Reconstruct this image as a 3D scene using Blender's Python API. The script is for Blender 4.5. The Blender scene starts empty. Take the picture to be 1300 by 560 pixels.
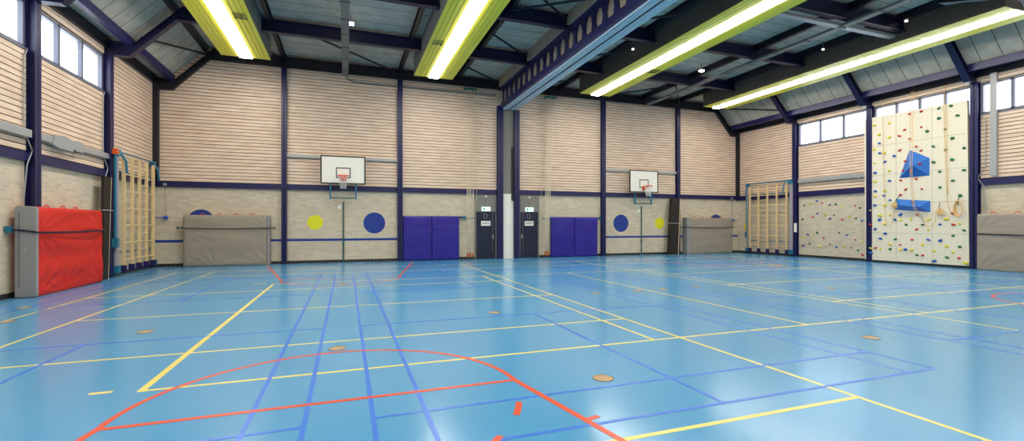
import bpy, math, random
from mathutils import Vector, noise
random.seed(7)
C = bpy.context.scene.collection
PI = math.pi
# room (metres): x across, y into the room, z up; camera stands near the near wall
L, R, D, N = -7.2, 22.65, 22.1, -2.4
EAVE, CEIL = 7.6, 8.98
FRAMES = [18.15, 14.4, 10.65, 6.9, 3.15, -0.6]

# ------------------------------------------------------------------ materials
def srgb(r, g, b):
    f = lambda c: (c/255/12.92) if c <= 10 else ((c/255+0.055)/1.055)**2.4
    return (f(r), f(g), f(b), 1)

def mat(name, col, rough=0.5, metal=0.0, spec=0.5, noise_amt=0.0, noise_scale=8.0, bump=0.0, bump_scale=60.0, emit=0.0):
    m = bpy.data.materials.new(name); m.use_nodes = True
    nt = m.node_tree; n = nt.nodes; l = nt.links
    b = n['Principled BSDF']
    b.inputs['Base Color'].default_value = col
    b.inputs['Roughness'].default_value = rough
    b.inputs['Metallic'].default_value = metal
    b.inputs['Specular IOR Level'].default_value = spec
    tc = n.new('ShaderNodeTexCoord')
    if noise_amt > 0:
        t = n.new('ShaderNodeTexNoise'); t.inputs['Scale'].default_value = noise_scale; t.inputs['Detail'].default_value = 5
        l.new(tc.outputs['Object'], t.inputs['Vector'])
        mx = n.new('ShaderNodeMix'); mx.data_type = 'RGBA'
        a = [c*(1-noise_amt) for c in col[:3]]+[1]; bb = [min(1, c*(1+noise_amt)) for c in col[:3]]+[1]
        mx.inputs[6].default_value = a; mx.inputs[7].default_value = bb
        l.new(t.outputs['Fac'], mx.inputs[0]); l.new(mx.outputs[2], b.inputs['Base Color'])
    if bump > 0:
        t2 = n.new('ShaderNodeTexNoise'); t2.inputs['Scale'].default_value = bump_scale; t2.inputs['Detail'].default_value = 4
        l.new(tc.outputs['Object'], t2.inputs['Vector'])
        bp = n.new('ShaderNodeBump'); bp.inputs['Strength'].default_value = bump; bp.inputs['Distance'].default_value = 0.01
        l.new(t2.outputs['Fac'], bp.inputs['Height']); l.new(bp.outputs['Normal'], b.inputs['Normal'])
    if emit > 0:
        b.inputs['Emission Color'].default_value = col; b.inputs['Emission Strength'].default_value = emit
    return m

def swizzle(nt, order):
    """object coordinates re-ordered, order = e.g. 'xz' -> (x, z, 0)"""
    n = nt.nodes; l = nt.links
    tc = n.new('ShaderNodeTexCoord'); s = n.new('ShaderNodeSeparateXYZ'); c = n.new('ShaderNodeCombineXYZ')
    l.new(tc.outputs['Object'], s.inputs[0])
    l.new(s.outputs['xyz'.index(order[0])], c.inputs[0]); l.new(s.outputs['xyz'.index(order[1])], c.inputs[1])
    return c.outputs[0], tc

def brick_mat(name, order, c1, c2, mortar, w=0.29, h=0.096, ms=0.009, rough=0.85, bump=0.25, offset=0.5):
    m = bpy.data.materials.new(name); m.use_nodes = True
    nt = m.node_tree; n = nt.nodes; l = nt.links; b = n['Principled BSDF']
    vec, tc = swizzle(nt, order)
    t = n.new('ShaderNodeTexBrick')
    t.inputs['Scale'].default_value = 1; t.inputs['Brick Width'].default_value = w; t.inputs['Row Height'].default_value = h
    t.inputs['Mortar Size'].default_value = ms; t.inputs['Mortar Smooth'].default_value = 0.3
    t.offset = offset
    t.inputs['Color1'].default_value = c1; t.inputs['Color2'].default_value = c2; t.inputs['Mortar'].default_value = mortar
    l.new(vec, t.inputs['Vector'])
    ns = n.new('ShaderNodeTexNoise'); ns.inputs['Scale'].default_value = 1.3; ns.inputs['Detail'].default_value = 6
    l.new(tc.outputs['Object'], ns.inputs['Vector'])
    hsv = n.new('ShaderNodeHueSaturation')
    mr = n.new('ShaderNodeMapRange'); mr.inputs[3].default_value = 0.88; mr.inputs[4].default_value = 1.12
    l.new(ns.outputs['Fac'], mr.inputs[0]); l.new(mr.outputs[0], hsv.inputs['Value'])
    l.new(t.outputs['Color'], hsv.inputs['Color']); l.new(hsv.outputs[0], b.inputs['Base Color'])
    b.inputs['Roughness'].default_value = rough
    bp = n.new('ShaderNodeBump'); bp.inputs['Strength'].default_value = bump; bp.inputs['Distance'].default_value = 0.004; bp.invert = True
    l.new(t.outputs['Fac'], bp.inputs['Height']); l.new(bp.outputs['Normal'], b.inputs['Normal'])
    return m

def glass_mat():
    m = bpy.data.materials.new('window_glass'); m.use_nodes = True
    nt = m.node_tree; n = nt.nodes; l = nt.links; n.remove(n['Principled BSDF'])
    tr = n.new('ShaderNodeBsdfTransparent'); tr.inputs[0].default_value = (0.95, 0.97, 1, 1)
    gl = n.new('ShaderNodeBsdfGlossy'); gl.inputs['Roughness'].default_value = 0.02
    mx = n.new('ShaderNodeMixShader'); mx.inputs[0].default_value = 0.06; l.new(tr.outputs[0], mx.inputs[1]); l.new(gl.outputs[0], mx.inputs[2])
    l.new(mx.outputs[0], n['Material Output'].inputs[0])
    return m

def lamp_mat(name, col, strength):
    m = bpy.data.materials.new(name); m.use_nodes = True
    nt = m.node_tree; n = nt.nodes; n.remove(n['Principled BSDF'])
    e = n.new('ShaderNodeEmission'); e.inputs[0].default_value = col; e.inputs[1].default_value = strength
    nt.links.new(e.outputs[0], n['Material Output'].inputs[0])
    return m

def floor_mat():
    m = bpy.data.materials.new('blue_vinyl_floor'); m.use_nodes = True
    nt = m.node_tree; n = nt.nodes; l = nt.links; b = n['Principled BSDF']
    tc = n.new('ShaderNodeTexCoord')
    t = n.new('ShaderNodeTexNoise'); t.inputs['Scale'].default_value = 90; t.inputs['Detail'].default_value = 6
    l.new(tc.outputs['Object'], t.inputs['Vector'])
    t2 = n.new('ShaderNodeTexNoise'); t2.inputs['Scale'].default_value = 0.5; t2.inputs['Detail'].default_value = 4
    l.new(tc.outputs['Object'], t2.inputs['Vector'])
    a = n.new('ShaderNodeMath'); a.operation = 'MULTIPLY_ADD'; a.inputs[1].default_value = 0.5
    l.new(t.outputs['Fac'], a.inputs[0])
    s = n.new('ShaderNodeMath'); s.operation = 'MULTIPLY'; s.inputs[1].default_value = 0.5
    l.new(t2.outputs['Fac'], s.inputs[0]); l.new(s.outputs[0], a.inputs[2])
    mx = n.new('ShaderNodeMix'); mx.data_type = 'RGBA'
    mx.inputs[6].default_value = FLOOR_A; mx.inputs[7].default_value = FLOOR_B
    l.new(a.outputs[0], mx.inputs[0]); l.new(mx.outputs[2], b.inputs['Base Color'])
    mr = n.new('ShaderNodeMapRange'); mr.inputs[3].default_value = 0.15; mr.inputs[4].default_value = 0.24
    l.new(t2.outputs['Fac'], mr.inputs[0]); l.new(mr.outputs[0], b.inputs['Roughness'])
    b.inputs['Specular IOR Level'].default_value = 0.5
    bp = n.new('ShaderNodeBump'); bp.inputs['Strength'].default_value = 0.06; bp.inputs['Distance'].default_value = 0.002
    l.new(t.outputs['Fac'], bp.inputs['Height']); l.new(bp.outputs['Normal'], b.inputs['Normal'])
    return m
FLOOR_A, FLOOR_B = srgb(72, 146, 194), srgb(92, 166, 212)

def ceiling_mat():
    m = bpy.data.materials.new('wood_wool_ceiling_panels'); m.use_nodes = True
    nt = m.node_tree; n = nt.nodes; l = nt.links; b = n['Principled BSDF']
    tc = n.new('ShaderNodeTexCoord'); s = n.new('ShaderNodeSeparateXYZ'); l.new(tc.outputs['Object'], s.inputs[0])
    md = n.new('ShaderNodeMath'); md.operation = 'PINGPONG'; md.inputs[1].default_value = 0.3; l.new(s.outputs[1], md.inputs[0])
    gt = n.new('ShaderNodeMath'); gt.operation = 'LESS_THAN'; gt.inputs[1].default_value = 0.012; l.new(md.outputs[0], gt.inputs[0])
    t = n.new('ShaderNodeTexNoise'); t.inputs['Scale'].default_value = 2.5; t.inputs['Detail'].default_value = 8; t.inputs['Roughness'].default_value = 0.65
    l.new(tc.outputs['Object'], t.inputs['Vector'])
    cr = n.new('ShaderNodeValToRGB'); cr.color_ramp.elements[0].position = 0.3; cr.color_ramp.elements[1].position = 0.75
    cr.color_ramp.elements[0].color = srgb(160, 156, 142); cr.color_ramp.elements[1].color = srgb(196, 190, 174)
    l.new(t.outputs['Fac'], cr.inputs[0])
    mx = n.new('ShaderNodeMix'); mx.data_type = 'RGBA'; mx.inputs[7].default_value = srgb(78, 74, 68)
    l.new(gt.outputs[0], mx.inputs[0]); l.new(cr.outputs[0], mx.inputs[6]); l.new(mx.outputs[2], b.inputs['Base Color'])
    b.inputs['Roughness'].default_value = 0.9
    return m

def wood_board_mat(order):
    m = bpy.data.materials.new('pale_softwood_boards'); m.use_nodes = True
    nt = m.node_tree; n = nt.nodes; l = nt.links; b = n['Principled BSDF']
    vec, tc = swizzle(nt, order)
    mp = n.new('ShaderNodeMapping'); mp.inputs['Scale'].default_value = (1.2, 7.1, 1); l.new(vec, mp.inputs[0])
    t = n.new('ShaderNodeTexNoise'); t.inputs['Scale'].default_value = 1.0; t.inputs['Detail'].default_value = 3; l.new(mp.outputs[0], t.inputs['Vector'])
    cr = n.new('ShaderNodeValToRGB'); cr.color_ramp.elements[0].position = 0.3; cr.color_ramp.elements[1].position = 0.72
    cr.color_ramp.elements[0].color = srgb(221, 190, 162); cr.color_ramp.elements[1].color = srgb(244, 217, 192)
    l.new(t.outputs['Fac'], cr.inputs[0]); l.new(cr.outputs[0], b.inputs['Base Color'])
    b.inputs['Roughness'].default_value = 0.6
    return m

M = dict(
    floor=floor_mat(), ceil=ceiling_mat(), glass=glass_mat(),
    yellow_line=mat('yellow_line_paint', srgb(240, 218, 110), 0.3), blue_line=mat('blue_line_paint', srgb(58, 122, 222), 0.3),
    red_line=mat('red_line_paint', srgb(226, 82, 48), 0.3),
    brick_b=brick_mat('cream_brick_back', 'xz', srgb(212, 197, 172), srgb(194, 180, 156), srgb(210, 198, 178)),
    brick_s=brick_mat('cream_brick_side', 'yz', srgb(212, 197, 172), srgb(194, 180, 156), srgb(210, 198, 178)),
    tile_b=brick_mat('black_skirting_tile_back', 'xz', srgb(28, 26, 26), srgb(36, 32, 30), srgb(120, 112, 102), 0.15, 0.16, 0.008, 0.4, 0.1, 0.0),
    tile_s=brick_mat('black_skirting_tile_side', 'yz', srgb(28, 26, 26), srgb(36, 32, 30), srgb(120, 112, 102), 0.15, 0.16, 0.008, 0.4, 0.1, 0.0),
    board_b=wood_board_mat('xz'), board_s=wood_board_mat('yz'),
    gap=mat('dark_gap', srgb(48, 26, 22), 0.9),
    navy=mat('navy_steel_paint', srgb(25, 25, 78), 0.35, noise_amt=0.08, noise_scale=2),
    beam=mat('dark_navy_beam_paint', srgb(22, 19, 32), 0.45, noise_amt=0.08, noise_scale=2),
    rafter=mat('dark_rafter_paint', srgb(20, 18, 56), 0.4, noise_amt=0.08, noise_scale=2),
    teal=mat('teal_steel_paint', srgb(30, 112, 140), 0.35), green=mat('dark_green_steel', srgb(40, 98, 92), 0.4),
    grey_steel=mat('light_grey_steel', srgb(168, 168, 168), 0.4, 0.2), tray=mat('galvanised_tray', srgb(120, 122, 118), 0.5, 0.3),
    winframe=mat('grey_window_frame', srgb(112, 112, 126), 0.45),
    white=mat('white_paint', srgb(244, 240, 228), 0.5), greypaint=mat('grey_paint_panel', srgb(128, 124, 114), 0.6),
    box_grey=mat('taupe_casing', srgb(160, 148, 132), 0.7), door=mat('dark_navy_door', srgb(22, 26, 52), 0.35),
    lightblue=mat('pale_blue_aluminium', srgb(196, 212, 222), 0.35),
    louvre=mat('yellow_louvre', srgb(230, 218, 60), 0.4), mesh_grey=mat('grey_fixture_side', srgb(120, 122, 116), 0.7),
    mesh_dark=mat('brown_fixture_side', srgb(88, 80, 70), 0.8), emdim=lamp_mat('dim_lamp', (1, 0.85, 0.8, 1), 1.6),
    tube=lamp_mat('fluorescent_light', (1, 0.965, 0.9, 1), 26.0), emlamp=lamp_mat('small_lamp', (1, 0.9, 0.82, 1), 14.0),
    exit=lamp_mat('lit_exit_sign', (0.72, 1, 0.97, 1), 1.6), exitgreen=mat('sign_green', srgb(60, 160, 140), 0.5),
    red_vinyl=mat('red_vinyl', srgb(214, 36, 18), 0.6, bump=0.15, bump_scale=220), grey_vinyl=mat('grey_vinyl', srgb(150, 146, 146), 0.55),
    grey_canvas=mat('taupe_canvas', srgb(158, 146, 130), 0.75, bump=0.2, bump_scale=220), purple=mat('violet_blue_vinyl', srgb(42, 30, 138), 0.3),
    strap=mat('dark_strap', srgb(24, 22, 48), 0.6), redloop=mat('red_webbing', srgb(206, 62, 52), 0.6),
    pale_wood=mat('pale_beech', srgb(232, 202, 150), 0.4, noise_amt=0.06, noise_scale=6), pad=mat('grey_pad', srgb(160, 152, 158), 0.6),
    foot=mat('navy_rubber', srgb(28, 22, 84), 0.5), orange=mat('orange_plastic', srgb(224, 92, 30), 0.4),
    black=mat('black_rubber', srgb(22, 20, 20), 0.6), bench=mat('dark_bench', srgb(34, 26, 22), 0.5),
    panel=mat('cream_climbing_board', srgb(236, 226, 202), 0.6, noise_amt=0.03, noise_scale=3), tnut=mat('board_hole', srgb(170, 160, 140), 0.6),
    vol=mat('blue_volume', srgb(40, 112, 200), 0.4), rope=mat('tan_rope', srgb(226, 184, 120), 0.8), ropeback=mat('cream_gym_rope', srgb(226, 210, 180), 0.8),
    leather=mat('brown_leather', srgb(170, 100, 50), 0.6), bboard=mat('white_backboard', srgb(242, 238, 224), 0.4),
    hoop=mat('orange_hoop', srgb(240, 92, 36), 0.4), net=mat('white_net', srgb(230, 228, 222), 0.7),
    c_yellow=mat('yellow_wall_paint', srgb(226, 220, 28), 0.6), c_blue=mat('blue_wall_paint', srgb(24, 54, 140), 0.6),
    h_yellow=mat('hold_yellow', srgb(232, 214, 40), 0.5), h_blue=mat('hold_blue', srgb(30, 92, 176), 0.5),
    h_red=mat('hold_red', srgb(206, 42, 36), 0.5), h_green=mat('hold_green', srgb(28, 110, 62), 0.5),
    socket=mat('beige_socket_cover', srgb(180, 150, 110), 0.5), ball=mat('blue_ball', srgb(28, 84, 190), 0.35),
    steelwire=mat('dark_wire', srgb(92, 90, 88), 0.5), tagy=mat('yellow_tag', srgb(232, 214, 70), 0.5), ink=mat('grey_green_ink', srgb(96, 120, 112), 0.7),
    darkmark=mat('dark_mark', srgb(70, 72, 40), 0.7),
)

# ------------------------------------------------------------------ mesh builder (world coordinates)
class MB:
    def __init__(s): s.v = []; s.f = []; s.smooth = False
    def box(s, x0, y0, z0, x1, y1, z1):
        x0, x1 = sorted((x0, x1)); y0, y1 = sorted((y0, y1)); z0, z1 = sorted((z0, z1))
        b = len(s.v)
        s.v += [(x0,y0,z0),(x1,y0,z0),(x1,y1,z0),(x0,y1,z0),(x0,y0,z1),(x1,y0,z1),(x1,y1,z1),(x0,y1,z1)]
        s.f += [tuple(b+i for i in q) for q in ((3,2,1,0),(4,5,6,7),(0,1,5,4),(1,2,6,5),(2,3,7,6),(3,0,4,7))]
        return s
    def quad(s, *p):
        b = len(s.v); s.v += list(p); s.f.append(tuple(range(b, b+len(p)))); return s
    def prism(s, poly, axis, a0, a1):
        """poly: 2D outline in the two other axes (x,z) for axis y, (y,z) for x, (x,y) for z"""
        def p3(p, a):
            return (a, p[0], p[1]) if axis == 'x' else (p[0], a, p[1]) if axis == 'y' else (p[0], p[1], a)
        n = len(poly); b = len(s.v)
        s.v += [p3(p, a0) for p in poly] + [p3(p, a1) for p in poly]
        s.f.append(tuple(b+i for i in range(n))); s.f.append(tuple(b+n+i for i in reversed(range(n))))
        for i in range(n):
            j = (i+1) % n; s.f.append((b+i, b+n+i, b+n+j, b+j))
        return s
    def path(s, pts, r, n=8, caps=True, closed=False):
        pts = [Vector(p) for p in pts]; k = len(pts); rings = []
        up = None
        for i, p in enumerate(pts):
            a = pts[(i-1) % k] if (i > 0 or closed) else p; c = pts[(i+1) % k] if (i < k-1 or closed) else p
            t = (c-a).normalized()
            if up is None: up = t.orthogonal().normalized()
            u = (up - t*up.dot(t)); u = u.normalized() if u.length > 1e-6 else t.orthogonal().normalized(); up = u
            w = t.cross(u); rr = r[i] if isinstance(r, (list, tuple)) else r
            b = len(s.v); s.v += [tuple(p + u*math.cos(2*PI*q/n)*rr + w*math.sin(2*PI*q/n)*rr) for q in range(n)]; rings.append(b)
        for i in range(k if closed else k-1):
            a, b = rings[i], rings[(i+1) % k]
            for q in range(n):
                s.f.append((a+q, a+(q+1) % n, b+(q+1) % n, b+q))
        if caps and not closed:
            s.f.append(tuple(rings[0]+q for q in reversed(range(n)))); s.f.append(tuple(rings[-1]+q for q in range(n)))
        return s
    def tube(s, a, b, r, n=8): return s.path([a, b], r, n)
    def disc(s, c, r, axis, th, n=40, rz=None):
        rz = rz or r
        poly = [(c[0]+r*math.cos(2*PI*i/n), c[1]+rz*math.sin(2*PI*i/n)) for i in range(n)]
        return s.prism(poly, axis, c[2], c[2]+th)
    def sphere(s, c, r, nu=12, nv=8, sq=(1,1,1), jit=0.0):
        b = len(s.v)
        for i in range(nv+1):
            th = PI*i/nv
            for j in range(nu):
                ph = 2*PI*j/nu; k = 1+random.uniform(-jit, jit)
                s.v.append((c[0]+r*sq[0]*k*math.sin(th)*math.cos(ph), c[1]+r*sq[1]*k*math.sin(th)*math.sin(ph), c[2]+r*sq[2]*k*math.cos(th)))
        for i in range(nv):
            for j in range(nu):
                s.f.append((b+i*nu+j, b+(i+1)*nu+j, b+(i+1)*nu+(j+1) % nu, b+i*nu+(j+1) % nu))
        return s
    def build(s, name, m, root=None, loc=None, smooth=False, bevel=0.0):
        if root is not None: o0 = WL[root.name]
        elif loc is not None: o0 = Vector(loc)
        else: o0 = Vector((0, 0, 0))
        me = bpy.data.meshes.new(name); me.from_pydata([tuple(Vector(v)-o0) for v in s.v], [], s.f); me.validate(); me.update()
        import bmesh
        bm = bmesh.new(); bm.from_mesh(me); bmesh.ops.recalc_face_normals(bm, faces=bm.faces); bm.to_mesh(me); bm.free()
        if m: me.materials.append(m)
        if smooth or s.smooth:
            for p in me.polygons: p.use_smooth = True
        o = bpy.data.objects.new(name, me); C.objects.link(o)
        if root is not None: o.parent = root
        else: o.location = o0
        WL[o.name] = o0.copy() if root is None else o0
        if bevel:
            md = o.modifiers.new('bevel', 'BEVEL'); md.width = bevel; md.segments = 2
        return o
WL = {}
def tag(o, label=None, cat=None, group=None, kind=None):
    if label:
        o['label'] = label
        if len(label.replace('-', ' ').split()) > 16: print('LONG', label)
    if cat: o['category'] = cat
    if group: o['group'] = group
    if kind: o['kind'] = kind
    return o
def thing(name, label, cat, loc, group=None, kind=None):
    o = bpy.data.objects.new(name, None); C.objects.link(o); o.location = loc; o.empty_display_size = 0.2
    WL[o.name] = Vector(loc); return tag(o, label, cat, group, kind)
def struct(name, mb, m, parent=None, **k):
    o = mb.build(name, m, parent, **k)
    if parent is None: o['kind'] = 'structure'
    return o
def copy_tree(o, parent=None):
    c = o.copy(); C.objects.link(c)
    if parent is not None: c.parent = parent
    for ch in list(o.children): copy_tree(ch, c)
    return c
B = lambda *a: MB().box(*a)

# ------------------------------------------------------------------ floor and its markings
floor = struct('floor', B(L-0.3, N-0.3, -0.2, R+0.3, D+0.3, 0), M['floor'])
W_ = 0.05
LZ = [0]
def line(kind, x0, y0, x1, y1, w=W_, z=0.0012):
    LZ[0] += 1; z = z+LZ[0]*0.00001
    m = M[kind]; d = Vector((x1-x0, y1-y0)); n = Vector((-d.y, d.x)).normalized()*w/2
    mb = MB(); mb.prism([(x0-n.x, y0-n.y), (x1-n.x, y1-n.y), (x1+n.x, y1+n.y), (x0+n.x, y0+n.y)], 'z', 0.0, z)
    mb.build(kind, m, floor)
def arc(kind, cx, cy, r, a0, a1, w=0.055, z=0.0022, n=40):
    mb = MB(); p = []
    for i in range(n+1):
        a = math.radians(a0+(a1-a0)*i/n); p.append((cx+(r+w/2)*math.cos(a), cy+(r+w/2)*math.sin(a)))
    for i in range(n, -1, -1):
        a = math.radians(a0+(a1-a0)*i/n); p.append((cx+(r-w/2)*math.cos(a), cy+(r-w/2)*math.sin(a)))
    b = len(mb.v); k = len(p)
    for i in range(n):
        q = [p[i], p[i+1], p[k-2-i], p[k-1-i]]; mb.prism(q, 'z', 0, z)
    mb.build(kind, M[kind], floor)
Y, BL, RD = 'yellow_line', 'blue_line', 'red_line'
for a in [(-1.93,5.61,-1.93,14.58,0.07),(4.65,-2.2,4.65,19.3),(4.20,5.6,4.20,14.58),(-4.42,0.5,-4.42,19.2),(-5.57,-1,-5.57,11.42),(-5.57,11.72,-5.57,19.1),
          (7.25,5.6,7.25,14.6),(9.98,-2,9.98,19.3),(10.40,5.6,10.40,14.6),(16.63,5.6,16.63,14.6),(19.5,-1,19.5,19.2),
          (-1.96,5.61,21,5.61),(-4.42,7.07,4.65,7.07),(-4.42,10.1,4.65,10.1),(-5.57,13.2,4.65,13.2),(-1.9,14.58,17.5,14.58),
          (-4.42,17.3,19.5,17.3),(-5.57,19.2,19.5,19.2),(-2,3.08,4.65,3.08),(10.4,13.05,19.5,13.05),(9.98,10.15,19.5,10.15),(9.98,7.15,19.5,7.15)]:
    line(Y, *a[:4], w=a[4] if len(a) > 4 else W_, z=0.0012)
line(Y, -2.38, 5.68, -2.19, 5.68, 0.06); line(Y, -2.5, 14.85, -2.15, 14.85, 0.06)
for x0, x1 in ((-6.5,-0.33),(0.22,6.42),(8.15,14.35),(15.0,21.1)):
    xm = (x0+x1)/2
    for x in (x0, x0+0.45, x1-0.45, x1): line(BL, x, 3.38, x, 17.0, 0.042, 0.0018)
    for y in (3.40, 4.15, 8.05, 12.05, 16.25, 17.0): line(BL, x0, y, x1, y, 0.042, 0.0018)
    line(BL, xm, 3.38, xm, 8.05, 0.042, 0.0018); line(BL, xm, 12.05, xm, 17.0, 0.042, 0.0018)
for cx, cy2 in ((-0.1, 4.66), (15.0, 4.78)):
    arc(RD, cx, cy2, 1.8, 0, 180); line(RD, cx-1.8, cy2, cx+1.8, cy2, 0.055, 0.0024)
    for s in (-1, 1):
        line(RD, cx+s*1.8, cy2, cx+s*2.9, -1.2, 0.06, 0.0024)
        line(RD, cx+s*2.03, 3.5, cx+s*2.16, 3.53, 0.05, 0.0024)
    for k in range(6): arc(RD, cx, cy2, 1.73, 210+k*24, 220+k*24, 0.06, 0.0024, 5)
for cx in (-0.1, 15.64):
    arc(RD, cx, 15.5, 1.75, 180, 360); line(RD, cx-1.75, 15.5, cx+1.75, 15.5, 0.05, 0.0024)
    for s in (-1, 1):
        line(RD, cx+s*1.75, 15.5, cx+s*2.95, 21.4, 0.06, 0.0024); line(RD, cx+s*2.45, 18.7, cx+s*2.62, 18.7, 0.05, 0.0024)
sk = [(-5.49,10.4),(-6.08,12.06),(-2.94,8.7),(-0.11,6.66),(-0.1,13.92),(2.65,8.39),(2.62,4.39),(5.73,9.95),(6.93,9.95),(7.75,10.0),(8.92,10.12),(16.35,14.3),(12.04,8.66),(7.28,4.64),(17.78,8.8)]
skl = ['floor socket cover nearest the left wall beside the yellow sideline','floor socket cover in front of the red crash mat','floor socket cover left of the thick yellow corner line',
 'floor socket cover just beyond the red free throw circle','tiny distant floor socket cover on the far free throw arc','floor socket cover between blue lanes and first long yellow line','floor socket cover, the largest, in a front blue box',
 'floor socket cover second of the far row right of centre','floor socket cover in the middle of the far row right of centre','floor socket cover beside the yellow line in the far row','floor socket cover at the right end of the far row',
 'faint floor socket cover in front of the right climbing frame','floor socket cover in front of the small boulder wall','floor socket cover on the empty blue floor right of centre','floor socket cover in front of the tall climbing panel']
for (x, y), lb in zip(sk, skl):
    t = thing('floor_socket_cover', 'round beige '+lb, 'floor socket', (x, y, 0), 'round floor socket covers')
    MB().disc((x, y, 0.0), 0.105, 'z', 0.003, 28).build('cover_plate', M['socket'], t)
    MB().path([(x+0.112*math.cos(a*PI/12), y+0.112*math.sin(a*PI/12), 0.002) for a in range(24)], 0.006, 6, closed=True).build('rim', M['tray'], t)

# ------------------------------------------------------------------ walls
T = 0.3
ZB, ZW0, ZW1 = 3.42, 5.87, 7.02           # top of blue rail, window sill, window head
struct('wall_back', B(L-T, D, 0, R+T, D+T, 9.4), M['brick_b'])
struct('wall_front', B(L-T, N-T, 0, R+T, N, 9.4), M['brick_b'])
bays = []
ys = [D]+FRAMES+[N]
for i in range(len(ys)-1): bays.append((ys[i+1]+0.13, ys[i]-0.13))
win_bays = bays[1:-1]
for nm, xi, sg in (('wall_left', L, -1), ('wall_right', R, 1)):
    mb = MB(); mb.box(xi, N, 0, xi+sg*T, D, ZW0)
    mb.box(xi, N, ZW1, xi+sg*T, D, 9.4)
    prev = N
    for y0, y1 in sorted(win_bays): mb.box(xi, prev, ZW0, xi+sg*T, y0, ZW1); prev = y1
    mb.box(xi, prev, ZW0, xi+sg*T, D, ZW1)
    struct(nm, mb, M['brick_s'])
struct('baseboard_back', B(L, D-0.012, 0, R, D, 0.125), M['tile_b'])
struct('baseboard_left', B(L, N, 0, L+0.012, D, 0.125), M['tile_s'])
struct('baseboard_right', B(R-0.012, N, 0, R, D, 0.125), M['tile_s'])
# windows
k = 0
for xi, sg, side in ((L, -1, 'left'), (R, 1, 'right')):
    for y0, y1 in win_bays:
        if y1 < 5: continue
        k += 1; mb = MB(); n = 4 if (sg == 1 and y0 < 14 and y1 > 10) else 3
        xa, xb = xi-sg*0.0, xi+sg*0.10
        mb.box(xa, y0, ZW0, xb, y1, ZW0+0.07); mb.box(xa, y0, ZW1-0.07, xb, y1, ZW1)
        w = (y1-y0)/n
        for q in range(n+1):
            yc = y0+q*w; mb.box(xa, max(y0, yc-0.05), ZW0, xb, min(y1, yc+0.05), ZW1)
        o = struct('window_%d' % k, mb, M['winframe'])
        for q in range(n): B(xi+sg*0.05, y0+q*w+0.05, ZW0+0.07, xi+sg*0.056, y0+(q+1)*w-0.05, ZW1-0.07).build('pane', M['glass'], o)
        B(xi-sg*0.06, y0, ZW0-0.05, xi+sg*0.05, y1, ZW0).build('window_sill', M['winframe'], o)
# trailing windows near / behind the camera: same frames, panes
for xi, sg in ((L, -1), (R, 1)):
    for y0, y1 in win_bays:
        if y1 >= 5: continue
        k += 1; mb = MB()
        for q in range(4):
            yc = y0+q*(y1-y0)/3; mb.box(xi, max(y0, yc-0.05), ZW0, xi+sg*0.1, min(y1, yc+0.05), ZW1)
        mb.box(xi, y0, ZW0, xi+sg*0.1, y1, ZW0+0.07); mb.box(xi, y0, ZW1-0.07, xi+sg*0.1, y1, ZW1)
        o = struct('window_%d' % k, mb, M['winframe'])
        B(xi+sg*0.05, y0, ZW0, xi+sg*0.056, y1, ZW1).build('pane', M['glass'], o)
# wood cladding boards: real boards in front of a dark backing
PITCH, GAPW = 0.141, 0.023
def cladding(name, axis, w, a0, a1, z0, z1, sg):
    """axis 'y': panel in the x-z plane at y=w; axis 'x': panel in the y-z plane at x=w; sg = direction into the room"""
    mb = MB(); bk = MB(); z = z0
    def add(m_, za, zb, d0, d1):
        if axis == 'y': m_.box(a0, w+sg*d0, za, a1, w+sg*d1, zb)
        else: m_.box(w+sg*d0, a0, za, w+sg*d1, a1, zb)
    add(bk, z0, z1, 0.0, 0.012)
    while z < z1-0.02:
        add(mb, z+GAPW, min(z+PITCH, z1), 0.012, 0.034); z += PITCH
    o = bk.build(name, M['gap']); o['kind'] = 'structure'
    mb.build('boards', M['board_b'] if axis == 'y' else M['board_s'], o)
xs = [L, -2.5, 2.36, 7.22]; xr = [8.12, 13.13, 18.07, R]
kk = 0
for a, b in list(zip(xs[:-1], xs[1:]))+list(zip(xr[:-1], xr[1:])):
    kk += 1; cladding('trim_%d' % kk, 'y', D, a+0.05, b-0.05, ZB, 9.0, -1)
for xi, sg in ((L, 1), (R, -1)):
    for i, (y0, y1) in enumerate(bays):
        kk += 1; zt = 7.5 if i == 0 else ZW0-0.05
        cladding('trim_%d' % kk, 'x', xi, y0, y1, ZB, zt, sg)
        if i: kk += 1; cladding('trim_%d' % kk, 'x', xi, y0, y1, ZW1+0.02, 7.4, sg)
# blue horizontal rails between brick and boards
kk = 50
def trim(mb, m, **k_):
    global kk; kk += 1
    return struct('trim_%d' % kk, mb, m, **k_)
trim(B(L, D-0.10, 3.20, 7.2, D, ZB), M['navy']); trim(B(8.0, D-0.10, 3.23, R, D, ZB+0.04), M['navy'])
trim(B(L, N, 3.19, L+0.10, D, 3.40), M['navy']); trim(B(R-0.10, N, 3.17, R, D, 3.42), M['navy'])
# painted stripe and discs on the brick of the back wall
wb = bpy.data.objects['wall_back']
for a, b in ((-7.19, -2.6), (-2.4, 2.25), (13.25, 17.95), (18.2, R)):
    B(a, D-0.004, 0.97, b, D, 1.075).build('painted_stripe', M['c_blue'], wb)['label'] = 'blue painted stripe on the brick'
for x, z, r, c, lb in ((-5.58,1.83,.48,'c_blue','blue disc half hidden behind the wide grey mat'),(-1.28,1.79,.32,'c_yellow','yellow disc left of the left basket'),(1.22,1.77,.48,'c_blue','blue disc right of the left basket'),
                   (14.32,1.78,.48,'c_blue','blue disc left of the right basket'),(16.88,1.79,.32,'c_yellow','yellow disc right of the right basket'),(20.95,1.83,.48,'c_blue','blue disc behind the narrower grey mat')):
    MB().disc((x, z, D-0.005), r, 'y', 0.005, 48).build('painted_disc', M[c], wb)['label'] = lb

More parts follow.
